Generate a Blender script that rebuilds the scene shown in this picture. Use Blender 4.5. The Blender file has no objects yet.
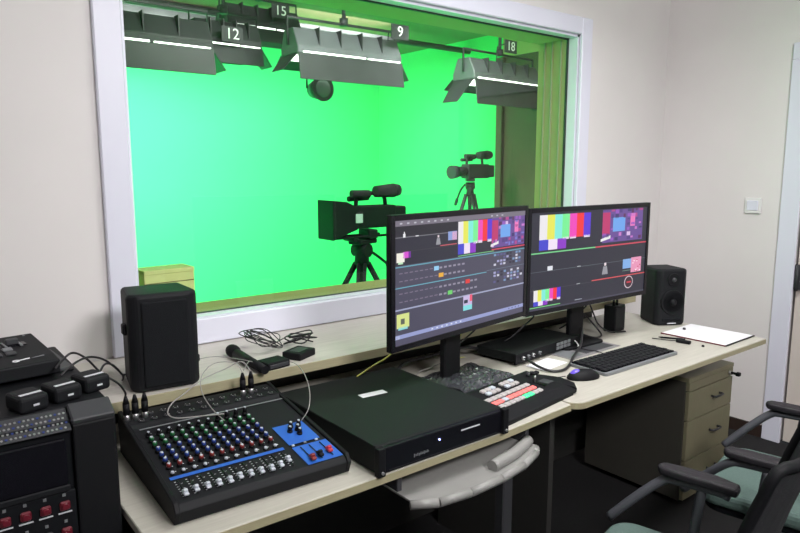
import bpy, bmesh, math, random
from mathutils import Vector, Matrix
random.seed(7)
PI = math.pi
scene = bpy.context.scene
C = scene.collection

# ------------------------------------------------------------------ materials
def mat(name, col, rough=.5, metal=0., emit=None, es=0., noise=0., nscale=30., bump=0., stretch=None, spec=.5):
    m = bpy.data.materials.new(name); m.use_nodes = True
    nt = m.node_tree; b = nt.nodes['Principled BSDF']
    b.inputs['Roughness'].default_value = rough
    b.inputs['Metallic'].default_value = metal
    b.inputs['Specular IOR Level'].default_value = spec
    b.inputs['Base Color'].default_value = (*col, 1)
    if noise or bump:
        tc = nt.nodes.new('ShaderNodeTexCoord'); mp = nt.nodes.new('ShaderNodeMapping')
        nt.links.new(tc.outputs['Object'], mp.inputs['Vector'])
        if stretch: mp.inputs['Scale'].default_value = stretch
        n = nt.nodes.new('ShaderNodeTexNoise'); n.inputs['Scale'].default_value = nscale; n.inputs['Detail'].default_value = 4
        nt.links.new(mp.outputs['Vector'], n.inputs['Vector'])
        if noise:
            r = nt.nodes.new('ShaderNodeValToRGB')
            r.color_ramp.elements[0].position = .3; r.color_ramp.elements[1].position = .7
            r.color_ramp.elements[0].color = (*[c*(1-noise) for c in col], 1)
            r.color_ramp.elements[1].color = (*[min(1, c*(1+noise)) for c in col], 1)
            nt.links.new(n.outputs['Fac'], r.inputs['Fac']); nt.links.new(r.outputs['Color'], b.inputs['Base Color'])
        if bump:
            bp = nt.nodes.new('ShaderNodeBump'); bp.inputs['Strength'].default_value = bump; bp.inputs['Distance'].default_value = .002
            nt.links.new(n.outputs['Fac'], bp.inputs['Height']); nt.links.new(bp.outputs['Normal'], b.inputs['Normal'])
    if emit:
        b.inputs['Emission Color'].default_value = (*emit, 1); b.inputs['Emission Strength'].default_value = es
    return m
def s2l(r, g, b):
    f = lambda c: (c/255/12.92) if c/255 <= .04045 else ((c/255+.055)/1.055)**2.4
    return (f(r), f(g), f(b))
_em = {}
def em(r, g, b, k=1.):
    key = (r, g, b, k)
    if key not in _em:
        _em[key] = mat('screen_%d_%d_%d' % key[:3], (.01, .01, .01), .35, emit=s2l(r, g, b), es=k)
    return _em[key]

M = dict(
 wall=mat('wall_paint', (.74, .715, .71), .75, noise=.02, nscale=3, bump=.05),
 revealwall=mat('reveal_paint', (.46, .36, .16), .7),
 ceil=mat('ceiling_paint', (.75, .75, .73), .8),
 floor=mat('dark_carpet', (.006, .006, .007), .95, noise=.3, nscale=80),
 base=mat('baseboard_dark', (.03, .018, .014), .5),
 casing=mat('white_casing', (.72, .73, .84), .4),
 doorp=mat('door_paint', (.66, .60, .55), .5),
 wood=mat('pale_laminate', (.46, .445, .39), .38, noise=.07, nscale=5, stretch=(2, 30, 30)),
 edge=mat('laminate_edge', (.36, .33, .21), .45, noise=.06, nscale=8, stretch=(2, 30, 30)),
 ledge=mat('ledge_laminate', (.50, .475, .43), .4, noise=.09, nscale=4, stretch=(1.5, 22, 22)),
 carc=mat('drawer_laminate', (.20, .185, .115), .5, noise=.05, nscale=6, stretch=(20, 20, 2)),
 carcside=mat('shaded_side_laminate', (.055, .053, .044), .55, noise=.05, nscale=6),  # the drawer laminate again, with the side's shade put into its colour
 dkpanel=mat('dark_board', (.03, .03, .028), .6),
 blk=mat('black_plastic', (.006, .0065, .008), .6, spec=.2),
 blk2=mat('matte_black', (.004, .005, .007), .7, spec=.2),
 soft=mat('satin_black', (.009, .010, .012), .6, spec=.2),
 glossb=mat('gloss_black', (.006, .006, .009), .25, spec=.3),
 metalb=mat('painted_black_metal', (.010, .0125, .0125), .62, bump=.15, nscale=300, spec=.18),
 grille=mat('grille_black', (.006, .007, .009), .75, bump=.4, nscale=400, spec=.2),
 greyp=mat('grey_plastic', (.17, .18, .19), .45),
 greyd=mat('dark_grey_plastic', (.045, .047, .052), .5, spec=.3),
 tray=mat('tray_grey', (.26, .26, .25), .4, noise=.05, nscale=12),
 silver=mat('silver', (.6, .6, .62), .3, metal=.9),
 chrome=mat('chrome', (.75, .75, .77), .15, metal=1.),
 white=mat('white_plastic', (.75, .75, .75), .4),
 paper=mat('paper', (.80, .80, .84), .7),
 sheet=mat('glossy_print', (.22, .21, .22), .35, noise=.25, nscale=60),
 card=mat('yellow_card', (.75, .68, .30), .6, noise=.06, nscale=20),
 brown=mat('brown_print', (.18, .12, .05), .6),
 greenw=mat('chroma_green', (.074, .75, .25), .9, spec=.1),
 studioc=mat('studio_ceiling', (.30, .22, .13), .8),
 studiod=mat('brown_door', (.10, .062, .035), .6, noise=.15, nscale=6, stretch=(6, 6, 1)),
 fix=mat('fixture_black', (.045, .047, .050), .45, noise=.2, nscale=9, spec=.3),
 fixg=mat('fixture_grey', (.13, .135, .15), .45, noise=.15, nscale=9),
 refl=mat('fixture_reflector', (.75, .75, .75), .25, metal=.8),
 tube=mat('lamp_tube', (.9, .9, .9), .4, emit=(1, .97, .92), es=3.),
 blue=mat('mixer_blue', (.02, .11, .48), .45),
 kgreen=mat('knob_green', (.01, .12, .035), .4), kblue=mat('knob_blue', (.015, .04, .22), .4),
 kred=mat('knob_red', (.20, .02, .02), .4), kwhite=mat('knob_white', (.48, .52, .58), .4), kteal=mat('knob_teal', (.01, .10, .11), .4),
 redp=mat('red_cap', (.5, .03, .05), .4),
 seat=mat('green_seat_fabric', (.08, .13, .115), .85, noise=.08, nscale=150, bump=.4),
 mesh=mat('chair_mesh', (.012, .013, .016), .8, bump=.5, nscale=200),
 arm=mat('arm_rubber', (.016, .0145, .018), .55, spec=.3),
 armm=mat('arm_frame', (.07, .074, .085), .4),
 mark=mat('light_print', (.6, .62, .66), .5),
 numw=mat('white_number', (.95, .95, .95), .5),
 cable=mat('cable_black', (.012, .012, .014), .4), cablew=mat('cable_grey', (.30, .29, .28), .4), cabley=mat('cable_yellow', (.45, .46, .10), .4),
 bag=mat('shiny_black_wrap', (.045, .048, .055), .14, spec=.8),
 ledb=mat('led_blue', (.1, .1, .9), .3, emit=(.35, .4, 1), es=6.),
 ledr=mat('led_red', (.6, .1, .1), .3, emit=(1, .28, .25), es=.65),
 ledg=mat('led_green', (.05, .6, .2), .3, emit=(.1, 1, .4), es=.8),
 keyw=mat('lit_key_white', (.36, .34, .34), .4, emit=(.9, .82, .8), es=.12),
 purp=mat('mouse_glow', (.06, .04, .3), .3, emit=(.25, .15, 1), es=.5),
 redd=mat('dim_red_key', (.12, .008, .018), .4),
)
# thin clear pane, slightly reflective
def glass_mat():
    m = bpy.data.materials.new('window_glass'); m.use_nodes = True; nt = m.node_tree; nt.nodes.clear()
    o = nt.nodes.new('ShaderNodeOutputMaterial'); mx = nt.nodes.new('ShaderNodeMixShader')
    t = nt.nodes.new('ShaderNodeBsdfTransparent'); t.inputs['Color'].default_value = (.93, .985, .95, 1)
    g = nt.nodes.new('ShaderNodeBsdfGlossy'); g.inputs['Roughness'].default_value = .01
    lw = nt.nodes.new('ShaderNodeLayerWeight'); lw.inputs['Blend'].default_value = .5
    pw = nt.nodes.new('ShaderNodeMath'); pw.operation = 'POWER'; pw.inputs[1].default_value = 5.
    ma = nt.nodes.new('ShaderNodeMath'); ma.operation = 'MULTIPLY_ADD'; ma.inputs[1].default_value = .8; ma.inputs[2].default_value = .03
    nt.links.new(lw.outputs['Facing'], pw.inputs[0]); nt.links.new(pw.outputs[0], ma.inputs[0])
    nt.links.new(ma.outputs[0], mx.inputs[0]); nt.links.new(t.outputs[0], mx.inputs[1]); nt.links.new(g.outputs[0], mx.inputs[2])
    nt.links.new(mx.outputs[0], o.inputs['Surface']); return m
M['glass'] = glass_mat()

# ------------------------------------------------------------------ geometry helpers
class G:
    def __init__(s): s.bm = bmesh.new(); s.mats = []; s.smooth = False
    def mi(s, m):
        if m not in s.mats: s.mats.append(m)
        return s.mats.index(m)
    def _merge(s, b2, m, T=None, smooth=False):
        if T is not None: bmesh.ops.transform(b2, matrix=T, verts=b2.verts)
        i = s.mi(m)
        vm = {v: s.bm.verts.new(v.co) for v in b2.verts}
        for f in b2.faces:
            try: nf = s.bm.faces.new([vm[v] for v in f.verts])
            except ValueError: continue
            nf.material_index = i; nf.smooth = smooth
        b2.free(); return s
    def box(s, x0, x1, y0, y1, z0, z1, m, bev=0., seg=1, T=None, smooth=False):
        b = bmesh.new(); bmesh.ops.create_cube(b, size=1)
        for v in b.verts: v.co = Vector(((x0+x1)/2+v.co.x*(x1-x0), (y0+y1)/2+v.co.y*(y1-y0), (z0+z1)/2+v.co.z*(z1-z0)))
        if bev: bmesh.ops.bevel(b, geom=b.edges[:], offset=bev, segments=seg, affect='EDGES', profile=.5)
        return s._merge(b, m, T, smooth)
    def cyl(s, p0, p1, r0, r1, m, n=16, smooth=True, bev=0.):
        p0, p1 = Vector(p0), Vector(p1); d = p1-p0
        b = bmesh.new(); bmesh.ops.create_cone(b, cap_ends=True, segments=n, radius1=r0, radius2=r1, depth=d.length)
        T = Matrix.Translation((p0+p1)/2) @ d.to_track_quat('Z', 'Y').to_matrix().to_4x4()
        i = s.mi(m); bmesh.ops.transform(b, matrix=T, verts=b.verts)
        vm = {v: s.bm.verts.new(v.co) for v in b.verts}
        for f in b.faces:
            nf = s.bm.faces.new([vm[v] for v in f.verts]); nf.material_index = i; nf.smooth = smooth and len(f.verts) == 4
        b.free(); return s
    def tube(s, pts, r, m, n=8, sub=6, flat=1., radii=None):
        P = [Vector(p) for p in pts]
        if sub > 1 and len(P) > 2:
            Q = []
            for i in range(len(P)-1):
                a, b_, c, d = P[max(i-1, 0)], P[i], P[i+1], P[min(i+2, len(P)-1)]
                for k in range(sub):
                    t = k/sub
                    Q.append(.5*((2*b_)+(-a+c)*t+(2*a-5*b_+4*c-d)*t*t+(-a+3*b_-3*c+d)*t**3))
            Q.append(P[-1]); P = Q
        i = s.mi(m); rings = []; up = Vector((0, 0, 1)); prev = None
        for k, p in enumerate(P):
            d = (P[min(k+1, len(P)-1)]-P[max(k-1, 0)]).normalized()
            if prev is None:
                sd = d.cross(up)
                if sd.length < .05: sd = d.cross(Vector((1, 0, 0)))
            else: sd = prev-d*prev.dot(d)
            sd.normalize(); prev = sd; u = sd.cross(d)
            rr = r if radii is None else radii[0]+(radii[1]-radii[0])*k/(len(P)-1)
            rings.append([s.bm.verts.new(p+sd*math.cos(2*PI*j/n)*rr+u*math.sin(2*PI*j/n)*rr*flat) for j in range(n)])
        for a, b_ in zip(rings, rings[1:]):
            for j in range(n):
                f = s.bm.faces.new((a[j], a[(j+1) % n], b_[(j+1) % n], b_[j])); f.material_index = i; f.smooth = True
        f = s.bm.faces.new(rings[0][::-1]); f.material_index = i
        f = s.bm.faces.new(rings[-1]); f.material_index = i
        return s
    def prism(s, poly, h, m, T=None, bev=0., seg=2):
        """poly: xy list, extruded from z=0 to h"""
        b = bmesh.new(); vs = [b.verts.new((x, y, 0)) for x, y in poly]; f = b.faces.new(vs)
        r = bmesh.ops.extrude_face_region(b, geom=[f])
        for v in r['geom']:
            if isinstance(v, bmesh.types.BMVert): v.co.z = h
        bmesh.ops.recalc_face_normals(b, faces=b.faces)
        if bev: bmesh.ops.bevel(b, geom=b.edges[:], offset=bev, segments=seg, affect='EDGES', profile=.5)
        return s._merge(b, m, T)
    def quad(s, a, b_, c, d, m):
        f = s.bm.faces.new([s.bm.verts.new(Vector(p)) for p in (a, b_, c, d)]); f.material_index = s.mi(m); return s
    def sph(s, c, r, m, sc=(1, 1, 1), n=14, T=None):
        b = bmesh.new(); bmesh.ops.create_uvsphere(b, u_segments=n, v_segments=n//2+2, radius=r)
        for v in b.verts: v.co = Vector((v.co.x*sc[0]+c[0], v.co.y*sc[1]+c[1], v.co.z*sc[2]+c[2]))
        return s._merge(b, m, T, True)
    def build(s, name, parent=None, loc=(0, 0, 0), rotz=0., recalc=True):
        if recalc: bmesh.ops.recalc_face_normals(s.bm, faces=s.bm.faces)
        me = bpy.data.meshes.new(name); s.bm.to_mesh(me); s.bm.free()
        for m in s.mats: me.materials.append(m)
        o = bpy.data.objects.new(name, me); C.objects.link(o)
        o.location = loc; o.rotation_euler = (0, 0, rotz)
        if parent: o.parent = parent
        return o
def ext(pts_xz, y0, y1, m, g=None):
    """profile in x,z extruded along y"""
    g = g or G()
    T = Matrix(((1, 0, 0, 0), (0, 0, -1, y1), (0, 1, 0, 0), (0, 0, 0, 1)))
    return g.prism(pts_xz, y1-y0, m, T)
def tag(o, label=None, cat=None, group=None, kind=None):
    if label: o['label'] = label
    if cat: o['category'] = cat
    if group: o['group'] = group
    if kind: o['kind'] = kind
    return o
def thing(name, label, cat, loc=(0, 0, 0), rotz=0, group=None):
    o = bpy.data.objects.new(name, None); C.objects.link(o); o.empty_display_size = .1
    o.location = loc; o.rotation_euler = (0, 0, rotz)
    return tag(o, label, cat, group)
def struct(name, g, parent=None):
    o = g.build(name, parent)
    if not parent: o['kind'] = 'structure'
    return o
def kids(o): return [c for c in C.objects if c.parent == o]
def copy_tree(o, parent=None):
    c = o.copy(); C.objects.link(c)
    if parent: c.parent = parent
    for ch in kids(o): copy_tree(ch, c)
    return c
def text_geo(txt, size, m, parent, name, loc, rot, thick=.001):
    cu = bpy.data.curves.new('t', 'FONT'); cu.body = txt; cu.size = size; cu.extrude = thick; cu.align_x = 'CENTER'; cu.align_y = 'CENTER'
    to = bpy.data.objects.new('t', cu); C.objects.link(to)
    bpy.context.view_layer.update()
    me = bpy.data.meshes.new_from_object(to.evaluated_get(bpy.context.evaluated_depsgraph_get()))
    bpy.data.objects.remove(to)
    me.materials.clear(); me.materials.append(m)
    o = bpy.data.objects.new(name, me); C.objects.link(o); o.location = loc; o.rotation_euler = rot; o.parent = parent
    return o

# ------------------------------------------------------------------ the control room
XL, XR, YB, YW, YW2, ZC = -1.3, 3.8, -2.2, 2.24, 2.50, 2.75
WX0, WX1, WZ0, WZ1 = .64, 2.945, .978, 2.192
struct('floor', G().box(XL, XR, YB, YW, -.1, 0, M['floor']))
struct('ceiling', G().box(XL, XR, YB, YW, ZC, ZC+.1, M['ceil']))
g = G()
g.box(XL, WX0, YW, YW2, 0, ZC, M['wall']).box(WX1, XR+.1, YW, YW2, 0, ZC, M['wall'])
g.box(WX0, WX1, YW, YW2, 0, WZ0-.003, M['wall']).box(WX0, WX1, YW, YW2, WZ1, ZC, M['wall'])
struct('wall_front', g)
struct('wall_left', G().box(XL-.1, XL, YB, YW, 0, ZC, M['wall']))
struct('wall_back', G().box(XL, XR, YB-.1, YB, 0, ZC, M['wall']))
DY0, DY1, DZ = .56, 1.45, 2.06
g = G(); g.box(XR, XR+.1, DY1, YW, 0, ZC, M['wall']).box(XR, XR+.1, YB, DY0, 0, ZC, M['wall']).box(XR, XR+.1, DY0, DY1, DZ, ZC, M['wall'])
struct('wall_right', g)
struct('baseboard_right', G().box(XR-.012, XR, DY1+.085, YW, 0, .07, M['base']))
struct('baseboard_front', G().box(XL, XR-.012, YW-.012, YW, 0, .07, M['base']))
# door on the right wall
d = struct('door_1', G().box(XR+.02, XR+.06, DY0+.003, DY1-.018, .008, DZ-.006, M['doorp'], .002))
g = G()
for y0, y1 in ((DY1-.015, DY1+.08), (DY0-.08, DY0+.0)):
    g.box(XR-.018, XR+.001, y0, y1, 0, DZ+.0, M['casing'], .003)
g.box(XR-.018, XR+.001, DY0-.08, DY1+.08, DZ, DZ+.085, M['casing'], .003)
struct('door_frame', g, d)
g = G(); g.cyl((XR-.012, DY1-.03, .86), (XR-.012, DY1-.03, 1.0), .009, .009, M['greyd'], 10).box(XR-.004, XR+.02, DY1-.05, DY1-.012, .865, .995, M['greyd'])
struct('hinge', g, d)
# window: casing, inner frame, pane
w = G()
cw = .085
w.box(WX0-cw, WX0, YW-.022, YW, WZ0-cw-.006, WZ1+cw, M['casing'], .004).box(WX1, WX1+cw, YW-.022, YW, WZ0-cw-.006, WZ1+cw, M['casing'], .004)
w.box(WX0, WX1, YW-.022, YW, WZ1, WZ1+cw, M['casing'], .004).box(WX0, WX1, YW-.022, YW, WZ0-cw-.006, WZ0, M['casing'], .004)
# jamb lining up to the glass
w.box(WX0-.001, WX0+.012, YW, 2.30, WZ0, WZ1, M['casing']).box(WX1-.012, WX1+.001, YW, 2.30, WZ0, WZ1, M['casing'])
w.box(WX0, WX1, YW, 2.30, WZ1-.012, WZ1+.001, M['casing']).box(WX0, WX1, YW, 2.30, WZ0-.001, WZ0+.003, M['casing'])
win = struct('window_1', w)
g = G()
g.box(WX0, WX0+.010, 2.30, YW2, WZ0+.001, WZ1, M['revealwall']).box(WX1-.012, WX1, 2.30, YW2, WZ0+.001, WZ1, M['revealwall'])
g.box(WX0, WX1, 2.30, YW2, WZ1-.012, WZ1, M['revealwall']).box(WX0, WX1, 2.30, YW2, WZ0-.002, WZ0+.001, M['revealwall'])
for k in (2.34, 2.40, 2.45):     # stepped moulding of the far side lining
    g.box(WX1-.020, WX1-.011, k, k+.006, WZ0+.002, WZ1-.012, M['edge'])
struct('window_lining', g, win)
g = G()
for a in ((WX0+.010, WX0+.022, WZ0, WZ1), (WX1-.017, WX1-.012, WZ0, WZ1), (WX0, WX1, WZ1-.018, WZ1-.012), (WX0, WX1, WZ0+.001, WZ0+.006)):
    g.box(a[0], a[1], 2.295, 2.308, a[2], a[3], M['greyd'])
struct('window_gasket', g, win)
struct('window_pane', G().box(WX0+.01, WX1-.012, 2.299, 2.303, WZ0+.002, WZ1-.012, M['glass']), win)

# light switch
o = thing('light_switch', 'small white light switch on the wall left of the door frame', 'light switch', (3.8, 1.675, 1.30))
g = G(); g.box(-.012, -.001, -.044, .044, -.043, .043, M['white'], .004, 2); g.build('switch_plate', o)
g = G(); g.box(-.017, -.012, -.030, .030, -.026, .028, M['casing'], .002); g.build('rocker', o)

# ------------------------------------------------------------------ the studio beyond the glass
SX0, SX1, SY1, SZ = -1.2, 5.0, 6.8, 2.84
struct('floor_studio', G().box(SX0, SX1, YW2, SY1, -.1, 0, M['greenw']))
struct('ceiling_studio', G().box(SX0-.1, SX1+.1, YW2, SY1+.1, SZ, SZ+.1, M['studioc']))
struct('wall_studio_back', G().box(SX0, SX1, SY1, SY1+.1, 0, SZ, M['greenw']))
struct('wall_studio_left', G().box(SX0-.1, SX0, YW2, SY1, 0, SZ, M['greenw']))
struct('wall_studio_right', G().box(SX1, SX1+.1, 4.72, SY1, 0, SZ, M['greenw']).box(SX1, SX1+.1, YW2, 3.6, 0, SZ, M['revealwall']).box(SX1, SX1+.1, 3.6, 4.72, 2.6, SZ, M['revealwall']))
struct('wall_studio_front', G().box(XR+.1, SX1, YW2-.05, YW2, 0, SZ, M['revealwall']))
d2 = struct('door_2', G().box(SX1+.02, SX1+.07, 3.6, 4.72, 0, 2.6, M['studiod']))
struct('door_frame', G().box(SX1-.02, SX1+.02, 4.70, 4.78, 0, 2.6, M['studiod'], .004).box(SX1-.02, SX1+.02, 3.52, 3.6, 0, 2.6, M['studiod'], .004), d2)

# a box type studio lamp: casing, barn doors, yoke, hanging rod; local x = length, mouth faces -z/+y
def lamp_fixture(label, loc, length, rot, num=None, tiltx=0., group='box lights hung from the studio ceiling', lower=.17, side=True, grey=True, numpos=(0, 0), sl=.14):
    o = thing('studio_light', label, 'studio light', loc, 0, group); o.rotation_euler = (tiltx, 0, rot)
    L = length/2; top = M['fixg'] if grey else M['fix']
    g = G()
    T = Matrix(((0, 0, 1, -L), (1, 0, 0, 0), (0, 1, 0, 0), (0, 0, 0, 1)))
    g.prism([(-.11, 0), (-.11, .05), (-.05, .17), (.08, .17), (.13, .05), (.13, 0)], length, top, T, .006, 1)
    for k in (-.6, -.2, .2, .6): g.box(L*k-.004, L*k+.004, -.105, -.04, .045, .176, M['fix'])
    g.box(-L+.04, L*.25, -.119, -.109, .004, .014, M['tube']).box(L*.30, L-.02, -.119, -.109, .004, .012, M['tube'])  # glowing strips added as the white highlight along the lower edge
    g.build('housing', o)
    g = G(); g.box(-L+.02, L-.02, -.09, .11, -.004, .004, M['refl']); g.build('reflector', o)
    g = G()
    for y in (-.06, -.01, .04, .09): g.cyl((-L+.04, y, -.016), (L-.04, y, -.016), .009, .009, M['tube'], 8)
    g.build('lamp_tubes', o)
    g = G(); g.box(-L, L, -.004, .004, -lower, 0, M['fix'], .002); b = g.build('barn_door', o, (0, -.115, .0)); b.rotation_euler = (-.15, 0, 0)
    g = G(); g.box(-L, L, -.004, .004, -.12, 0, M['fix'], .002); b = g.build('barn_door', o, (0, .135, .01)); b.rotation_euler = (.9, 0, 0)
    if side:
        for sx in (-1, 1):
            g = G(); g.prism([(-.10, 0), (.12, 0), (.09, -sl), (-.07, -sl)], .006, M['fix'], Matrix(((0, 0, 1, 0), (1, 0, 0, 0), (0, 1, 0, 0), (0, 0, 0, 1))), .0)
            b = g.build('barn_door', o, (sx*L, 0, .0)); b.rotation_euler = (0, -.7*sx, 0)
    g = G(); g.tube([(-L-.015, 0, .06), (-L-.015, 0, .24), (L+.015, 0, .24), (L+.015, 0, .06)], .010, M['fix'], 6, 1); g.build('yoke', o)
    hz = (SZ-loc[2])
    g = G(); g.cyl((0, 0, .24), (0, 0, max(.26, hz-.005)), .014, .014, M['fix'], 8).cyl((0, 0, .23), (0, 0, .28), .03, .03, M['fix'], 10); g.build('hanging_rod', o)
    if num:
        nx, nz = numpos
        g = G(); g.box(nx-.075, nx+.075, -.20, -.195, nz-.05, nz+.05, M['fix'])
        g.tube([(nx, -.195, nz+.04), (nx, -.06, nz+.02)], .005, M['fix'], 6, 1)
        g.tube([(nx, -.06, nz+.02), (nx, -.05, min(nz, .16))], .005, M['fix'], 6, 1)
        p = g.build('number_plate', o)
        text_geo(num, .10, M['numw'], p, 'number', (nx, -.202, nz), (PI/2, 0, 0), .001)
    return o
lamp_fixture('long black studio light at the far left top behind the window, cut by the frame', (1.14, 4.0, 2.20), 1.00, 0, None, lower=.15, grey=False)
lamp_fixture('studio light with number plate 12 hanging behind the window', (1.98, 4.5, 2.33), .46, 0, '12', lower=.12, numpos=(-.03, .06), grey=False)
lamp_fixture('grey studio light at top centre with wide lower barn door and plate 9', (2.64, 4.0, 2.25), .84, -.03, '9', lower=.17, numpos=(.34, .20))
lamp_fixture('angled studio light at the right with plate 18 and an open left flap', (4.20, 4.0, 2.21), .86, .06, '18', lower=.20, numpos=(-.10, .265), sl=.24)
lamp_fixture('studio light with plate 15 hanging high behind the wide lamp', (2.45, 4.9, 2.56), .62, 0, '15', lower=.10, numpos=(.08, .13), grey=False)
# loose front flap beside light 18
# pipe grid under the studio ceiling
for i, (y, z, lab) in enumerate(((3.7, 2.66, 'black lighting pipe nearest the window, across the studio top'), (5.2, 2.72, 'black lighting pipe further back under the studio ceiling'))):
    o = G().cyl((SX0, y, z), (2.9 if i == 0 else SX1, y, z), .028, .028, M['fix'], 12).build('lighting_pipe'); tag(o, lab, 'pipe')
    for x in (0., 1.6, 2.8): G().cyl((x, y, z+.028), (x, y, SZ-.002), .012, .012, M['fix'], 8).build('pipe_hanger', o)
# dark duct at the very top left
g = G(); g.box(.3, 2.6, 5.5, 5.9, 2.60, SZ-.01, M['fix'], .01); o = g.build('air_duct'); tag(o, 'dark square air duct under the studio ceiling at top left', 'air duct')
# small round lamp
o = thing('spotlight', 'small round spotlight hanging under the grey studio light', 'spotlight', (2.52, 4.15, 2.06))
g = G(); g.cyl((0, .07, 0), (0, -.06, .0), .055, .085, M['fix'], 20).cyl((0, -.062, 0), (0, -.055, 0), .088, .088, M['fix'], 20); g.build('housing', o)
g = G(); g.sph((0, -.055, 0), .066, M['fixg'], (1, .3, 1)); g.build('lens', o)
g = G(); g.tube([(-.095, 0, 0), (-.095, 0, .12), (.095, 0, .12), (.095, 0, 0)], .007, M['fix'], 6, 1).cyl((0, 0, .12), (0, 0, .17), .012, .012, M['fix'], 8); g.build('yoke', o)

# video cameras on tripods (lens towards -x)
def video_camera(label, loc, rot, hood, s=1., light=False):
    o = thing('video_camera', label, 'video camera', loc, rot, None); o.scale = (s, s, s)
    b = M['greyd'] if light else M['soft']
    g = G(); g.box(-.10, .20, -.055, .055, -.01, .13, b, .012, 2).box(.16, .29, -.045, .045, .0, .12, b, .012, 2).box(-.06, .10, .05, .075, .01, .11, b, .008); g.build('body', o)
    if hood:
        g = G(); g.prism([(-.30, -.12), (-.30, .12), (-.20, .11), (-.12, .075), (-.12, -.06), (-.20, -.085)], .18, b, Matrix(((1, 0, 0, 0), (0, 0, 1, -.09), (0, 1, 0, .05), (0, 0, 0, 1))), .006)
        g.build('matte_box', o)
        g = G(); g.box(-.14, -.09, -.095, -.088, .03, .085, M['mark'], .002).box(-.15, -.08, -.088, -.06, .02, .095, b, .004); g.build('side_monitor', o)
        g = G()
        for y in (-.05, .05): g.cyl((-.26, y, -.06), (.14, y, -.06), .008, .008, b, 8)
        g.box(-.02, .05, -.06, .06, -.075, -.02, b, .005); g.cyl((-.12, -.06, -.075), (-.12, .06, -.075), .016, .016, b, 10); g.build('support_rods', o)
    else:
        g = G(); g.cyl((-.10, 0, .06), (-.22, 0, .055), .045, .052, b, 16).cyl((-.22, 0, .055), (-.29, 0, .05), .06, .066, b, 16); g.build('lens', o)
    g = G(); g.tube([(-.08, 0, .12), (-.05, 0, .19), (.12, 0, .20), (.15, 0, .13)], .013, b, 8, 4); g.build('handle', o)
    g = G(); g.cyl((-.13, -.03, .205), (.0, -.03, .20), .022, .026, b, 12).cyl((.05, -.03, .215), (.19, -.03, .22), .035, .045, b, 14).cyl((.19, -.03, .22), (.235, -.03, .222), .045, .036, b, 14); g.build('viewfinder', o)
    g = G(); g.cyl((-.10, .05, .17), (.05, .05, .175), .017, .017, b, 10); g.build('microphone', o)
    return o
def tripod(label, loc, rot, top, s, rleg=.016, light=False):
    o = thing('tripod', label, 'tripod', loc, rot)
    b = M['greyd'] if light else M['soft']
    g = G(); g.box(-.07*s, .09*s, -.045*s, .045*s, top-.03, top, b, .006).cyl((0, -.05*s, top-.07), (0, .05*s, top-.07), .04*s, .04*s, b, 14).cyl((0, 0, top-.16), (0, 0, top-.05), .045*s, .035*s, b, 14); g.build('head', o)
    g = G(); g.tube([(.05, .05*s, top-.06), (.20*s, .07, top-.12), (.42*s, .09, top-.25)], .010, b, 8, 4).cyl((.36*s, .086, top-.215), (.45*s, .092, top-.27), .016, .016, b, 10); g.build('pan_handle', o)
    for a in (100, 215, 335):
        ca, sa = math.cos(math.radians(a)), math.sin(math.radians(a)); h = top-.15
        g = G(); R = .52*s
        for off in (-.02, .02):
            g.cyl((ca*.04-sa*off, sa*.04+ca*off, h), (ca*R*.55-sa*off, sa*R*.55+ca*off, h*.47), rleg*.7, rleg*.7, b, 8)
        g.cyl((ca*R*.45, sa*R*.45, h*.56), (ca*R, sa*R, .02), rleg, rleg*.8, b, 8).sph((ca*R, sa*R, .022), .022, b); g.build('leg', o)
    g = G(); g.cyl((0, 0, top-.16), (0, 0, top-.30), .03*s, .02*s, b, 12); g.build('bowl', o)
    return o
video_camera('black video camera with a large matte box, nearest the left monitor', (2.395, 3.40, 1.145), .0, True, 1.0)
tripod('black tripod under the video camera with the matte box', (2.36, 3.40, 0), .3, 1.065, 1.1)
video_camera('smaller distant video camera high at the right of the green studio', (4.53, 4.65, 1.42), .05, False, .98, True)
tripod('tall tripod under the distant video camera', (4.51, 4.65, 0), .95, 1.41, .85, .018, True)

# ------------------------------------------------------------------ ledge, desks
o = thing('window_ledge', 'long pale wood ledge running under the studio window', 'ledge', (0, 0, 0))
g = G(); g.box(.37, 2.872, 1.79, 2.237, .857, .885, M['ledge'], .002); g.build('board', o)
g = G(); g.box(.37, 2.872, 1.788, 1.792, .856, .886, M['edge'], .0008); g.build('edge_strip', o)
g = G(); g.box(.39, 2.85, 2.02, 2.04, .03, .857, M['dkpanel']); g.build('support_panel', o)

def rounded(x0, x1, y0, y1, r, corners):
    pts = []
    for (cx, cy, a0, key) in ((x0+r, y0+r, 180, 'bl'), (x1-r, y0+r, 270, 'br'), (x1-r, y1-r, 0, 'tr'), (x0+r, y1-r, 90, 'tl')):
        if key in corners:
            for k in range(9):
                a = math.radians(a0+k*90/8); pts.append((cx+r*math.cos(a), cy+r*math.sin(a)))
        else:
            pts.append({'bl': (x0, y0), 'br': (x1, y0), 'tr': (x1, y1), 'tl': (x0, y1)}[key])
    return pts
DZT = .75
o = thing('desk', 'left pale wood desk carrying the audio mixer and black server', 'desk', (0, 0, 0), group=None)
g = G(); g.prism([(.365, 1.245), (.86, 1.239), (1.35, 1.243), (1.693, 1.266), (1.693, 2.00), (.365, 2.00)], .022, M['wood'], Matrix.Translation((0, 0, DZT-.022)), .002, 1); g.build('tabletop', o)
g = G(); g.prism([(.364, 1.2438), (.86, 1.2378), (1.35, 1.2418), (1.694, 1.2648), (1.694, 1.27), (1.35, 1.247), (.86, 1.243), (.364, 1.249)], .020, M['edge'], Matrix.Translation((0, 0, DZT-.023))); g.build('edge_strip', o)
g = G(); g.box(.40, .425, 1.33, 1.98, 0, .728, M['dkpanel']); g.build('side_panel', o)
g = G(); g.box(.43, 1.69, 1.95, 1.968, .25, .728, M['dkpanel']); g.build('modesty_panel', o)
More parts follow.
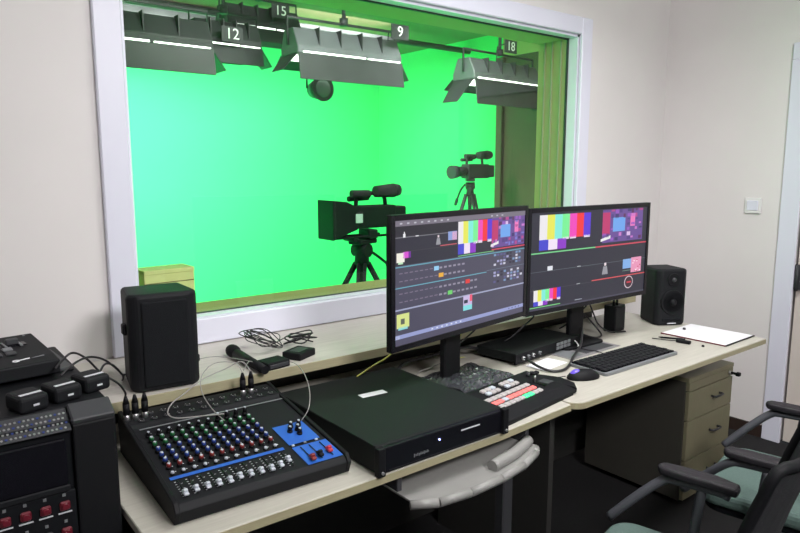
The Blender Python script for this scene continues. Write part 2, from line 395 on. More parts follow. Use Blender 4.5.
g = G(); g.box(1.50, 1.545, 1.37, 1.41, 0, .728, M['greyd'], .004).box(1.47, 1.575, 1.34, 1.90, 0, .03, M['greyd'], .004); g.build('leg', o)
o = thing('desk', 'right pale wood desk with rounded corner under keyboard and papers', 'desk', (0, 0, 0))
rp = rounded(1.70, 3.062, 1.252, 2.00, .06, ('bl',))
g = G(); g.prism(rp, .024, M['wood'], Matrix.Translation((0, 0, DZT-.024)), .002, 1); g.build('tabletop', o)
g = G(); g.prism(rounded(1.699, 3.063, 1.2506, 1.99, .06, ('bl',)), .019, M['edge'], Matrix.Translation((0, 0, DZT-.0235))); g.build('edge_strip', o)
g = G(); g.box(1.76, 1.785, 1.40, 1.98, 0, .726, M['dkpanel']); g.build('side_panel', o)
g = G(); g.box(1.79, 3.04, 1.95, 1.968, .2, .726, M['dkpanel']); g.build('modesty_panel', o)
g = G(); g.box(3.02, 3.04, 1.92, 1.95, 0, .726, M['greyd'], .003).box(2.6, 3.04, 1.925, 1.945, .62, .726, M['greyd']); g.build('leg', o)

# keyboard tray slung under the left desk
o = thing('keyboard_tray', 'grey curved pull-out keyboard tray under the left desk front', 'keyboard tray', (0, 0, .665))
fr = [(.985, 1.215), (1.05, 1.180), (1.15, 1.168), (1.27, 1.172), (1.38, 1.190), (1.47, 1.222), (1.50, 1.245)]
poly = fr+[(1.50, 1.50), (.985, 1.50)]
g = G(); g.prism(poly, .006, M['tray'], None, .001, 1)
# raised front lip following the curve
for a, b in zip(fr, fr[1:]):
    g.tube([(a[0], a[1], -.006), (b[0], b[1], -.006)], .013, M['tray'], 8, 1)
g.build('tray_board', o)
g = G(); g.tube([(1.27, 1.205, .018), (1.38, 1.225, .018), (1.485, 1.262, .018)], .017, M['tray'], 14, 4); g.build('wrist_rest', o)
for x in (.995, 1.49):
    g = G(); g.box(x-.008, x+.008, 1.27, 1.55, -.004, .061, M['greyd'], .002); g.build('slide_rail', o)

# drawer pedestal
o = thing('drawer_pedestal', 'three drawer pedestal cabinet under the right end of the desk', 'drawer cabinet', (2.690, 1.395, 0))
W, D, H = .40, .52, .60
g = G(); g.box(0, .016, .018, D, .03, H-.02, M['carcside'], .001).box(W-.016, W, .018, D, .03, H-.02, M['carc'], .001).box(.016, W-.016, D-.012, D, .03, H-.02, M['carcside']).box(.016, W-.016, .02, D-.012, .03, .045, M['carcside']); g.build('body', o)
g = G(); g.box(-.002, W+.002, .0, D+.002, H-.02, H, M['carc'], .002); g.build('top_board', o)
zs = [(.035, .215), (.22, .40), (.405, .535)]
for i, (a, b) in enumerate(zs):
    g = G(); g.box(.004, W-.004, 0, .017, a, b, M['carc'], .0015); dr = g.build('drawer', o)
    g = G(); zc = (a+b)/2+.01
    g.tube([(W*.60-.035, 0, zc), (W*.60-.033, -.02, zc), (W*.60+.033, -.02, zc), (W*.60+.035, 0, zc)], .005, M['greyd'], 8, 2); g.build('handle', dr)
g = G(); g.box(.004, W-.004, 0, .017, .541, .579, M['carc'], .001); fr_ = g.build('top_rail', o)
g = G(); g.cyl((W-.04, .0, .56), (W-.04, -.008, .56), .009, .009, M['silver'], 12); g.build('lock', o)
g = G(); g.box(W-.043, W-.037, -.035, -.008, .555, .566, M['blk']).box(W-.05, W-.03, -.05, -.032, .552, .569, M['blk'], .002); k_ = g.build('key'); k_.location = (2.690, 1.395, 0)
tag(k_, 'small dark key sticking out of the drawer pedestal lock', 'key')
for x in (.05, W-.05):
    for y in (.07, D-.06):
        g = G(); g.cyl((x-.01, y, .017), (x+.01, y, .017), .016, .016, M['blk'], 12).box(x-.012, x+.012, y-.006, y+.006, .014, .031, M['greyd']); g.build('caster', o)

# ------------------------------------------------------------------ audio mixer
mx = thing('audio_mixer', 'black and blue audio mixing console at the front left of the desk', 'audio mixer', (.434, 1.322, .7502), -.035)
MWd = .424
def mz(y): return .045+max(0, min(y, .36))*.048/.36          # surface height above desk
ang = math.atan(.048/.36)
T = Matrix(((0, 0, 1, 0), (1, 0, 0, 0), (0, 1, 0, 0), (0, 0, 0, 1)))
g = G(); g.prism([(.0, .0), (-.008, .03), (.004, .044), (.36, .092), (.372, .100), (.455, .108), (.462, .09), (.455, .0)], MWd, M['soft'], T, .003, 2); g.build('chassis', mx)
for x0, x1 in ((-.006, .006), (MWd-.006, MWd+.006)):
    g = G(); g.prism([(.0, .0), (-.012, .03), (.002, .050), (.36, .098), (.460, .114), (.466, .09), (.455, .0)], x1-x0, M['blk'], Matrix(((0, 0, 1, x0), (1, 0, 0, 0), (0, 1, 0, 0), (0, 0, 0, 1))), .002, 1); g.build('side_cheek', mx)
def slab(g, x0, x1, y0, y1, m, dz=.0012):
    a, b = mz(y0)+dz, mz(y1)+dz
    g.quad((x0, y0, a), (x1, y0, a), (x1, y1, b), (x0, y1, b), m)
g = G(); slab(g, .018, .30, .093, .105, M['blue']); g.build('blue_stripe', mx, recalc=False)
g = G(); slab(g, .318, .405, .105, .205, M['blue']); g.build('blue_panel', mx, recalc=False)
g = G(); slab(g, .318, .415, .004, .092, M['blue']); g.build('blue_panel', mx, recalc=False)
# faint printed rows and strips
g = G()
for i in range(11):
    x = .030+i*.0255
    for k in range(7):
        y = .022+k*.0098
        slab(g, x-.008, x-.004, y, y+.0016, M['mark'])
        if k % 2: slab(g, x+.004, x+.008, y, y+.0012, M['mark'])
for i in range(11):
    for k in range(9):
        x = .030+i*.0255; y = .116+k*.0245
        slab(g, x+.008, x+.0105, y+.006, y+.009, M['mark'])
slab(g, .02, .42, .345, .351, M['greyp'])
pp_ = g.build('panel_print', mx, recalc=False); pp_['kind'] = 'stuff'
# faders
for i in range(11):
    x = .030+i*.0255
    g = G(); slab(g, x-.0015, x+.0015, .018, .086, M['glossb'], .0016); g.build('fader_slot', mx, recalc=False)
fm = None
for i in range(11):
    x = .030+i*.0255; y = (.029 if i < 10 else .042)+.0015*((i*7) % 4)
    if fm is None:
        g = G(); g.box(-.0055, .0055, -.011, .011, 0, .006, M['kwhite'], .0015).box(-.005, .005, -.004, .004, .005, .012, M['kwhite'], .002); fm = g.build('fader_cap', mx); f = fm
    else: f = fm.copy(); C.objects.link(f)
    f.location = (x, y, mz(y)+.002); f.rotation_euler = (ang, 0, 0)
for x, y, m in ((.338, .020, 'kred'), (.362, .026, 'blk'), (.392, .034, 'redp')):
    g = G(); slab(g, x-.0015, x+.0015, .014, .084, M['glossb'], .003); g.build('fader_slot', mx, recalc=False)
    g = G(); g.box(-.0065, .0065, -.011, .011, 0, .008, M[m], .002).box(-.006, .006, -.004, .004, .006, .014, M[m], .002); f = g.build('fader_cap', mx); f.location = (x, y, mz(y)+.004); f.rotation_euler = (ang, 0, 0)
# knobs
kmesh = {}
def knob(kind, x, y, h=.014, r=.0058):
    key = (kind, h, r)
    if key not in kmesh:
        g = G(); g.cyl((0, 0, 0), (0, 0, h*.35), r*1.25, r*1.15, M['blk'], 12).cyl((0, 0, h*.35), (0, 0, h*.92), r, r*.85, M[kind], 12).cyl((0, 0, h*.92), (0, 0, h), r*.62, r*.5, M['kwhite'], 10).box(-.0006, .0006, -r, 0, h*.9, h*1.01, M['kwhite'])
        k = g.build('knob', mx); kmesh[key] = k
    else: k = kmesh[key].copy(); C.objects.link(k)
    k.location = (x, y, mz(y)+.001); k.rotation_euler = (ang, 0, 0); return k
rows = ['kwhite', 'kred', 'kblue', 'kblue', 'kgreen', 'kgreen', 'kteal', 'blk']
rows = ['kwhite', 'kred', 'kblue', 'kblue', 'kblue', 'kgreen', 'kgreen', 'blk']
for r_, kd in enumerate(rows):
    for i in range(11):
        x = .030+i*.0255; y = .117+r_*.0270
        if r_ == 0: knob(kd, x, y, .007, .0045)
        elif i >= 7 and r_ == 7: knob(kd, x, y, .024, .0058)
        else: knob(kd, x, y)
for x, y in ((.350, .165), (.372, .165), (.385, .185), (.362, .185), (.368, .145)): knob('glossb', x, y, .018, .006)
for k, x in enumerate((.325, .34, .355, .37, .385, .40)):
    if k < 3:
        g = G(); g.box(-.004, .004, -.003, .003, 0, .004, M['kwhite'] if k != 1 else M['greyp'], .001); b = g.build('push_button', mx); b.location = (x+.018*k, .098, mz(.098)+.001)
# jack field at the back
jm = None
for r_ in range(2):
    for i in range(12):
        x = .035+i*.033; y = .385+r_*.035; z = .1015+r_*.0032
        if jm is None:
            g = G(); g.cyl((0, 0, 0), (0, 0, .003), .0085, .008, M['greyd'], 14).cyl((0, 0, .003), (0, 0, .0036), .0045, .0045, M['blk'], 10)
            for a in (0, 2.1, 4.2): g.cyl((.006*math.cos(a), .006*math.sin(a), .003), (.006*math.cos(a), .006*math.sin(a), .0038), .0013, .0013, M['silver'], 6)
            jm = g.build('jack_socket', mx); j = jm
        else: j = jm.copy(); C.objects.link(j)
        j.location = (x, y, z)
# plugs standing in the mixer's jacks
def plug(label, x, y, z=.852, lean=0., grp='audio plugs in the mixer'):
    o = thing('audio_plug', label, 'plug', (x, y, z), 0, grp); o.rotation_euler = (lean, 0, 0)
    g = G(); g.cyl((0, 0, 0), (0, 0, .020), .0075, .0078, M['silver'], 14); g.build('plug_collar', o)
    g = G(); g.cyl((0, 0, .018), (0, 0, .048), .0088, .0085, M['blk'], 14).cyl((0, 0, .048), (0, 0, .068), .0085, .0032, M['blk'], 14); g.build('plug_boot', o)
plug('leftmost of three black audio plugs standing at the mixer back left', .452, 1.725)
plug('middle of three black audio plugs standing at the mixer back left', .474, 1.724)
plug('rightmost of three black audio plugs standing at the mixer back left', .498, 1.723)
plug('left of two audio plugs standing at the mixer back right', .775, 1.724)
plug('right of two audio plugs standing at the mixer back right', .800, 1.723)

# ------------------------------------------------------------------ black server case
sv = thing('server_case', 'large flat black rack server lying on the desk centre', 'server', (.905, 1.243, .75))
SW, SD, SH = .446, .515, .072
g = G(); g.box(0, SW, .008, SD, 0.002, SH, M['metalb'], .002).box(0, SW, .012, SD*.42, SH-.001, SH+.0012, M['metalb'], .0004); g.build('chassis', sv)
g = G(); g.box(.012, SW-.012, -.006, .008, .003, SH-.002, M['glossb'], .003, 2).box(.03, SW-.03, -.008, -.005, .006, .010, M['soft']); fp = g.build('front_panel', sv)
for x in (-.008, SW-.014):
    g = G(); g.box(x, x+.022, -.016, .004, .0, SH+.003, M['blk'], .003, 2).cyl((x+.011, -.020, .012), (x+.011, -.014, .012), .004, .004, M['silver'], 10); g.build('rack_ear', sv)
g = G(); g.cyl((.196, -.009, .046), (.196, -.005, .046), .0024, .0024, M['ledb'], 10); g.build('power_light', fp)
g = G(); g.box(.275, .345, -.0075, -.0055, .049, .052, M['mark']); g.build('label_strip', fp)
g = G()
for i in range(9): g.box(.110+i*.0055, .1125+i*.0055, -.0075, -.0058, .020 + (.002 if i % 3 else 0), .029-(.002 if i % 2 else 0), M['greyp'])
g.box(.128, .160, -.0075, -.0058, .0235, .025, M['greyp']); g.build('maker_mark', fp)
g = G(); g.box(0, .088, 0, .030, 0, .0008, M['paper']); l_ = g.build('sticker', sv); l_.location = (.178, .318, SH); l_.rotation_euler = (0, 0, -.07)
l_['label'] = 'white paper sticker'

# ------------------------------------------------------------------ monitors
def monitor(label, p0, p1, zt, zb, draw, stand):
    a, b = Vector((*p0, 0)), Vector((*p1, 0)); d = b-a; W = d.length; H = zt-zb
    o = thing('monitor', label, 'monitor', (p0[0], p0[1], DZT), math.atan2(d.y, d.x), 'twin wide monitors')
    z0 = zb-DZT
    g = G(); g.box(0, W, 0.003, .022, z0, z0+H, M['blk'], .003, 2).box(W*.2, W*.8, .02, .055, z0+H*.15, z0+H*.8, M['blk'], .012, 2); g.build('back_shell', o)
    bz = .018; bb = .018
    g = G(); g.box(0, bz, -.001, .006, z0, z0+H, M['glossb'], .001).box(W-bz, W, -.001, .006, z0, z0+H, M['glossb'], .001).box(bz, W-bz, -.001, .006, z0+H-bz, z0+H, M['glossb'], .001).box(bz, W-bz, -.001, .006, z0, z0+bb, M['glossb'], .001); g.build('bezel', o)
    g = G()
    x0, x1, y0, y1 = bz, W-bz, z0+bb, z0+H-bz
    cnt = [0]
    def q(u0, u1, v0, v1, col, k=1., pts=None):
        cnt[0] += 1; y = .0022-.00003*cnt[0] if False else .0022-.0004*min(3, q.layer)
        P = pts or [(u0, v1), (u1, v1), (u1, v0), (u0, v0)]
        f = g.bm.faces.new([g.bm.verts.new((x0+(x1-x0)*u, y, y1-(y1-y0)*v)) for u, v in P]); f.material_index = g.mi(em(*col, k))
    q.layer = 0
    q(0, 1, 0, 1, (40, 40, 56))
    draw(q); g.build('screen', o, recalc=False)
    sx, sy = stand        # neck position in local coordinates
    g = G(); g.box(sx-.045, sx+.045, .05, .105, z0+H*.25, z0+H*.55, M['blk'], .006).box(sx-.045, sx+.045, .085, .112, .01, z0+H*.45, M['blk'], .005); g.build('stand_neck', o)
    g = G(); g.prism(rounded(sx-.13, sx+.13, .03, .16, .03, ('bl', 'br', 'tl', 'tr')), .010, M['blk'], Matrix.Translation((0, 0, .0005)), .002); g.build('stand_base', o)
    return o
BARS = [(235, 232, 236), (232, 232, 90), (130, 235, 220), (120, 240, 150), (240, 70, 190), (245, 50, 60), (90, 50, 215)]
def bars(q, u0, u1, v0, v1, lowf=.33):
    n = 7; w = (u1-u0)/n; vm = v0+(v1-v0)*(1-lowf)
    q.layer = 1
    for i, c in enumerate(BARS): q(u0+w*i, u0+w*(i+1), v0, vm, c)
    for i in (3, 4, 6): q(u0+w*(i+.1), u0+w*(i+.95), vm-.012, vm+.012, (235, 225, 240))
    q(u0, u0+w*1.2, vm, v1, (70, 70, 205)); q(u0+w*1.2, u0+w*2.4, vm, v1, (240, 225, 245)); q(u0+w*2.4, u0+w*3.6, vm, v1, (140, 50, 200))
def studio_pic(q, u0, u1, v0, v1, seed=1):
    rnd = random.Random(seed); q.layer = 1
    q(u0, u1, v0, v1, (105, 75, 150)); w = u1-u0; h = v1-v0
    q.layer = 2
    q(u0, u0+w*.18, v0+h*.08, v0+h*.75, (190, 50, 110))
    q(u0+w*.25, u0+w*.55, v0+h*.25, v0+h*.68, (110, 165, 235))
    q(u0+w*.68, u0+w*.80, v0+h*.15, v0+h*.55, (235, 120, 190))
    pal = [(150, 90, 190), (80, 60, 130), (200, 120, 200), (60, 50, 110), (180, 70, 140), (120, 120, 200), (90, 40, 90), (220, 190, 230)]
    for i in range(10):
        for j in range(7):
            if rnd.random() < .62:
                a = u0+w*i/10; b = v0+h*j/7
                if .2 < i/10 < .55 and .2 < j/7 < .65: continue
                if i < 2 and j < 5: continue
                q(a, a+w*rnd.uniform(.05, .1), b, b+h*rnd.uniform(.05, .14), rnd.choice(pal))
    q(u0-w*.03, u0+w*.2, 0, 0, (235, 235, 235), 1., [(u0-w*.03, v1-h*.04), (u0+w*.2, v1-h*.12), (u0+w*.2, v1-h*.22), (u0-w*.03, v1-h*.12)])
def person(q, u, v, s):
    q.layer = 2
    q(u-s*.25, u+s*.25, v, v+s*.9, (235, 220, 225)); q(u-s*.6, u+s*.6, 0, 0, (150, 150, 158), 1., [(u-s*.75, v+s*3.6), (u+s*.75, v+s*3.6), (u+s*.45, v+s*1.1), (u-s*.45, v+s*1.1)])
def draw1(q):
    q.layer = 1
    q(0, 1, 0, .045, (118, 112, 126))
    for i in range(11): 
        q.layer = 2; q(.03+i*.045+(.3 if i > 7 else 0), .045+i*.045+(.3 if i > 7 else 0), .018, .030, (190, 190, 200))
    q.layer = 1
    q(0, .42, .045, .13, (35, 34, 46)); q(0, .42, .13, .137, (120, 120, 128)); q(0, .42, .245, .25, (60, 60, 66)); q(.30, .42, .232, .240, (205, 95, 105))
    person(q, .285, .145, .022)
    q.layer = 2; q(.05, .065, .105, .135, (235, 235, 238)); q(.055, .061, .09, .105, (235, 235, 238))
    q(.355, .42, .125, .20, (140, 160, 215)); q(.385, .42, .13, .20, (225, 170, 200)); q(.13, .15, .128, .136, (230, 230, 235))
    q.layer = 1
    q(.01, .06, .255, .33, (240, 238, 225)); q(.05, .085, .25, .30, (215, 80, 210)); q(.085, .1, .25, .30, (120, 40, 160)); q(.02, .05, .33, .345, (190, 230, 190))
    bars(q, .43, .70, .05, .335, .32)
    studio_pic(q, .70, .995, .045, .32, 3)
    q.layer = 2
    q(.43, .72, .345, .352, (120, 200, 130)); q(.70, 1, .33, .34, (225, 70, 100))
    q.layer = 1
    q(0, 1, .355, .94, (74, 72, 92))
    q.layer = 2
    q(0, 1, .362, .372, (100, 160, 180)); q(0, .66, .530, .538, (105, 170, 190)); q(0, 1, .705, .718, (160, 165, 195)); q(.66, 1, .52, .524, (110, 130, 150))
    for v, hot, col in ((.415, 7, (150, 205, 240)), (.478, 8, (235, 175, 60)), (.578, 14, (225, 60, 60)), (.645, 10, (110, 210, 110))):
        for i in range(17):
            u = .025+i*.0335
            if v < .5 and i > 13: continue
            if i == hot: q.layer = 3; q(u-.004, u+.030, v-.012, v+.024, col)
            elif i < 8: q(u, u+.022, v, v+.008, (128, 118, 140))
            else: q(u, u+.020, v-.002, v+.014, (150, 145, 165))
    rnd = random.Random(5)
    for (ua, ub, va, vb) in ((.72, .97, .38, .50), (.72, .99, .545, .66)):
        for i in range(9):
            for j in range(4):
                if rnd.random() < .75:
                    a = ua+(ub-ua)*i/9; b = va+(vb-va)*j/4
                    q(a, a+.020, b, b+.020, rnd.choice([(165, 165, 205), (40, 38, 60), (120, 150, 190), (90, 90, 140), (205, 205, 220)]))
    q.layer = 2
    q(.01, .09, .745, .86, (215, 225, 140)); q(.02, .08, .85, .875, (140, 215, 220)); q.layer = 3; q(.035, .06, .785, .83, (95, 100, 90)); q.layer = 2
    q(.475, .545, .71, .80, (200, 185, 225)); q(.475, .545, .80, .845, (130, 220, 225)); q.layer = 3; q(.525, .545, .71, .77, (240, 90, 120)); q(.48, .51, .75, .78, (40, 50, 70)); q.layer = 2
    q(0, 1, .915, .948, (150, 158, 205)); q(0, .03, .92, .948, (200, 205, 230))
    q.layer = 3
    for i in range(7): q(.24+i*.035, .252+i*.035, .925, .938, (215, 220, 240))
    for i in range(4): q(.86+i*.03, .87+i*.03, .925, .938, (90, 95, 150))
    q.layer = 1; q(0, 1, .948, 1, (80, 78, 100))
def draw2(q):
    q.layer = 0
    bars(q, .06, .47, .025, .385, .30)
    studio_pic(q, .575, .955, .01, .375, 9)
    q.layer = 1
    q(0, .52, .405, .418, (120, 210, 140)); q(.52, 1, .405, .42, (210, 70, 90))
    q(0, 1, .60, .606, (92, 100, 108)); q(0, .5, .79, .796, (70, 66, 78)); q(.5, 1, .775, .787, (215, 80, 85))
    q(.13, .17, .555, .60, (225, 228, 235)); q(.37, .40, .595, .603, (200, 205, 210)); q(.37, .40, .785, .793, (180, 185, 190))
    person(q, .615, .60, .036)
    q.layer = 2
    q(.78, .86, .59, .70, (130, 175, 230)); q(.86, .96, .58, .755, (230, 150, 185)); q(.78, .86, .72, .728, (110, 140, 130))
    rnd = random.Random(2)
    q.layer = 3
    for i in range(14):
        u = rnd.uniform(.865, .945); v = rnd.uniform(.585, .74); q(u, u+.012, v, v+.012, rnd.choice([(255, 235, 245), (200, 60, 90), (250, 200, 220)]))
    # round button
    for rr, col, ly in ((.042, (215, 195, 205), 1), (.036, (58, 34, 48), 2)):
        q.layer = ly
        q(0, 0, 0, 0, col, 1., [(.845+rr*math.cos(a*PI/12), .865+rr*1.75*math.sin(a*PI/12)) for a in range(24)])
    q.layer = 3; q(.825, .868, .855, .875, (200, 60, 75))
    q.layer = 0
    bars(q, .03, .24, .79, .955, .28)
    q.layer = 1
    q(0, .24, .965, .975, (120, 210, 130)); q(.36, .42, .958, .966, (170, 175, 190)); q(0, 1, .983, 1, (70, 68, 86))
monitor('left wide monitor showing the editing software with grey panels', (1.162, 1.524), (1.882, 1.630), 1.367, .952, draw1, (.40, 0))
monitor('right wide monitor showing large colour bars on a dark multiview', (1.892, 1.636), (2.682, 1.622), 1.354, .942, draw2, (.42, 0))

# ------------------------------------------------------------------ speakers
def speaker(label, loc, rot, detail, w=.192, h=.276):
    o = thing('speaker', label, 'speaker', loc, rot, 'black studio speakers')
    d = .15
    g = G()
    T = Matrix.Identity(4)
    g.prism([(-w/2, .0), (-w/2+.022, -.022), (w/2-.022, -.022), (w/2, .0), (w/2-.012, d), (-w/2+.012, d)], h, M['soft'], T, .012, 3); g.build('cabinet', o)
    if detail:
        g = G(); g.cyl((0, -.020, .115), (0, -.028, .115), .062, .058, M['blk'], 28).cyl((0, -.028, .115), (0, -.024, .115), .05, .02, M['grille'], 28).sph((0, -.027, .115), .018, M['blk']); g.build('woofer', o)
        g = G(); g.cyl((0, -.018, .225), (0, -.027, .225), .034, .030, M['blk'], 22).sph((0, -.024, .225), .012, M['greyd']); g.build('tweeter', o)
        g = G(); g.box(-.05, .05, -.026, -.018, .022, .038, M['blk2'], .004).box(-.022, .022, -.027, -.022, .010, .014, M['mark']); g.build('bass_port', o)
    else:
        g = G(); g.box(-.062, .062, -.027, -.020, .014, h-.020, M['grille'], .004, 2); g.build('front_grille', o)
        g = G(); g.box(w/2-.016, w/2+.010, .03, .06, .05, .075, M['blk'], .004); g.build('side_knob', o)
        g = G(); g.box(-w/2-.008, -w/2+.012, .02, .05, .16, .19, M['blk'], .003); g.build('side_knob', o)
    return o
speaker('black speaker on the window ledge at left, behind the mixer', (.594, 1.835, .885), -.10, False)
speaker('black speaker on the right desk beside the right monitor', (2.968, 1.665, .75), -.5, True, .162, .275)

# ------------------------------------------------------------------ small things on the right desk
kb = thing('keyboard', 'black computer keyboard with silver rim on the right desk', 'keyboard', (2.025, 1.362, .75), -.012)
g = G(); g.prism(rounded(0, .485, 0, .172, .012, ('bl', 'br', 'tl', 'tr')), .012, M['greyp'], None, .002); g.build('case', kb)
g = G(); g.prism(rounded(.006, .479, .012, .168, .010, ('bl', 'br', 'tl', 'tr')), .003, M['glossb'], Matrix.Translation((0, 0, .0115))); g.build('top_plate', kb)
km = None
for r_ in range(6):
    for i in range(16):
        if km is None:
            g = G(); g.box(-.0125, .0125, -.0105, .0105, 0, .005, M['soft'], .0018); km = g.build('key', kb); k = km
        else: k = km.copy(); C.objects.link(k)
        k.location = (.024+i*.0285+(.006*(r_ % 2)), .026+r_*.0252, .0145)
ms = thing('mouse', 'black computer mouse with a purple glowing back beside the keyboard', 'mouse', (1.945, 1.405, .7505), 1.15)
g = G(); g.sph((0, 0, .004), .05, M['blk'], (.68, 1.28, .62), 20); 
for v in g.bm.verts: v.co.z = max(v.co.z, .0005)
g.build('shell', ms)
g = G(); g.sph((0, .028, .0105), .03, M['purp'], (.62, .9, .85), 14); g.build('lit_panel', ms)
g = G(); g.cyl((-.003, -.028, .028), (.003, -.028, .028), .008, .008, M['greyd'], 12); g.build('scroll_wheel', ms)

# vision mixer panel
vs = thing('video_switcher', 'slim black video switcher panel with lit buttons beside the server', 'video switcher', (1.385, 1.262, .75), .135)
VT = Matrix(((0, 0, 1, 0), (1, 0, 0, 0), (0, 1, 0, 0), (0, 0, 0, 1)))
g = G(); g.prism([(0, .004), (.0, .014), (.045, .022), (.18, .036), (.205, .036), (.205, .004)], .41, M['blk'], VT, .002, 1); g.prism([(0, .0), (.2, .0), (.2, .005), (0, .005)], .38, M['soft'], Matrix(((0, 0, 1, .007), (1, 0, 0, 0), (0, 1, 0, 0), (0, 0, 0, 1)))); g.build('case', vs)
g = G(); g.prism([(.41, .0), (.41, .205), (.45, .175), (.475, .10), (.455, .035)], .018, M['blk'], Matrix.Translation((0, 0, .003)), .003, 2); g.build('end_cap', vs)
def vz(y): return .022+(y-.045)*.014/.135 if y > .045 else .014+y*.008/.045
for r_ in range(3):
    for i in range(11):
        m = ('keyw', 'ledr', 'keyw')[r_]
        if r_ == 0 and 7 <= i <= 8: m = 'ledg'
        if r_ == 1 and i in (0, 1, 4): m = 'kwhite'
        y = .066+r_*.026
        g = G(); g.box(-.0115, .0115, -.009, .009, 0, .007, M[m], .002); b = g.build('push_button', vs); b.location = (.020+i*.0262, y, vz(y)+.0005); b.rotation_euler = (.104, 0, 0)
for i in range(6):
    for r_ in range(2):
        y = .150+r_*.022
        g = G(); g.box(-.0105, .0105, -.0085, .0085, 0, .008, M['keyw' if (i+r_) % 3 else 'kwhite'], .002); b = g.build('push_button', vs); b.location = (.115+i*.0245+(.030 if i > 2 else 0), y, vz(y)); b.rotation_euler = (.104, 0, 0)
z0 = vz(.11)
g = G(); g.box(.332, .342, .075, .15, z0, z0+.0015, M['glossb']).cyl((.337, .12, z0), (.337, .12, z0+.030), .004, .004, M['silver'], 10).box(.320, .354, .112, .128, z0+.028, z0+.038, M['blk'], .003); g.build('transition_lever', vs)
for x in (.365, .388):
    g = G(); g.cyl((x, .165, vz(.165)), (x, .165, vz(.165)+.012), .007, .006, M['greyd'], 12); g.build('knob', vs)
for x in (.375, ):
    g = G(); g.box(x-.02, x+.02, .08, .13, vz(.1)-.001, vz(.1)+.002, M['greyd'], .001); g.build('side_pad', vs)

# rack-mount converter behind the switcher
ru = thing('rack_unit', 'thin black rack unit with cables, under the two monitors', 'rack unit', (1.862, 1.648, .762), .10)
g = G(); g.box(0, .43, .002, .20, 0, .036, M['metalb'], .002); g.build('chassis', ru)
g = G(); g.box(-.012, .442, -.003, .003, -.001, .037, M['blk'], .001); fp = g.build('front_panel', ru)
for i, (x, m) in enumerate(((.03, 'silver'), (.065, 'greyp'), (.095, 'silver'), (.14, 'greyp'))):
    g = G(); g.cyl((x, -.003, .018), (x, -.012, .018), .007, .007, M[m], 12).cyl((x, -.012, .018), (x, -.016, .018), .003, .003, M['blk'], 8); g.build('connector', fp)
for i in range(4):
    for j in range(2):
        g = G(); g.box(.262+i*.027, .284+i*.027, -.006, -.003, .004+j*.016, .017+j*.016, M['greyp'], .001); g.build('push_button', fp)
for x, y in ((.02, .02), (.41, .02), (.02, .18), (.41, .18)):
    g = G(); g.cyl((x, y, -.0115), (x, y, .001), .008, .008, M['blk'], 10); g.build('foot', ru)
g = G(); g.tube([(.40, -.004, .02), (.405, -.02, .0), (.38, -.02, -.006)], .003, M['white'], 6, 3); g.build('clip', ru)

# wrapped packet on the stand base
def crumple():
    g = G(); n = 22; i = g.mi(M['bag']); vs = []
    rnd = random.Random(3)
    for layer in (0, 1):
        row = []
        for a in range(n+1):
            r_ = []
            for b in range(n+1):
                u, v = a/n, b/n
                edge = min(u, v, 1-u, 1-v)
                z = (.006+.010*min(1, edge*7)+rnd.uniform(-.0035, .0035)*min(1, edge*8)+.003*math.sin(u*19+v*9))*layer if layer else 0.
                r_.append(g.bm.verts.new((u*.27+.01*math.sin(v*7), v*.215+.006*math.sin(u*9), max(z, 0 if not layer else .0015))))
            row.append(r_)
        vs.append(row)
    for layer, row in enumerate(vs):
        for a in range(n):
            for b in range(n):
                q_ = (row[a][b], row[a+1][b], row[a+1][b+1], row[a][b+1])
                f = g.bm.faces.new(q_ if layer else q_[::-1]); f.material_index = i
    for a in range(n):
        for (p, q2) in (((a, 0), (a+1, 0)), ((a, n), (a+1, n)), ((0, a), (0, a+1)), ((n, a), (n, a+1))):
            f = g.bm.faces.new((vs[0][p[0]][p[1]], vs[0][q2[0]][q2[1]], vs[1][q2[0]][q2[1]], vs[1][p[0]][p[1]])); f.material_index = i
    return g
o = crumple().build('wrapped_packet', None, (1.462, 1.520, .7615), .06)
tag(o, 'crumpled shiny black plastic packet lying between server and rack unit', 'packet')
o = G().prism(rounded(0, .30, 0, .185, .008, ('bl', 'br', 'tl', 'tr')), .010, M['soft'], None, .001).build('flat_box', None, (1.455, 1.515, .7505), .06); tag(o, 'thin dark flat box under the shiny black packet', 'box')

g = G(); g.box(0, .34, 0, .21, 0, .0012, M['sheet']).box(.015, .10, .02, .19, .0012, .0016, M['greyp']).box(.12, .32, .02, .10, .0012, .0016, M['greyd']).box(.12, .32, .115, .19, .0012, .0016, M['sheet'])
o = g.build('printed_sheet', None, (2.10, 1.570, .7505), .03); tag(o, 'grey printed sheet on the desk right of the rack unit', 'sheet')
o = G().box(0, .155, 0, .09, 0, .0008, M['paper']).build('paper_note', None, (1.905, 1.545, .7505), .12); tag(o, 'small white paper under the front of the rack unit', 'paper')
o = G().box(0, .275, 0, .29, 0, .004, M['paper'], .0005).build('paper_stack', None, (2.785, 1.300, .7505), .02); tag(o, 'stack of white paper at the right end of the desk', 'paper')
g = G(); g.box(0, .28, 0, .006, .0, .0045, M['blk']); l_ = g.build('clip_edge', o); l_.location = (-.004, -.0065, 0)
l_.rotation_euler = (0, 0, 0)
g = G(); g.box(0, .006, 0, .295, .0, .0045, M['redd']); l_ = g.build('folder_edge', o); l_.location = (-.0065, -.004, 0)

# small power box, standing behind the right monitor
o = thing('power_box', 'small upright black power box below the right monitor', 'power box', (2.655, 1.76, .75), .1)
g = G(); g.box(-.045, .045, -.03, .03, 0, .125, M['blk'], .004, 2); g.build('case', o)
g = G(); g.box(-.043, .043, -.032, -.029, .01, .115, M['soft'], .002); g.build('front_plate', o)
for x in (-.03, .0):
    g = G(); g.cyl((x, -.01, .124), (x, -.01, .150), .007, .005, M['blk'], 10); g.build('plug', o)
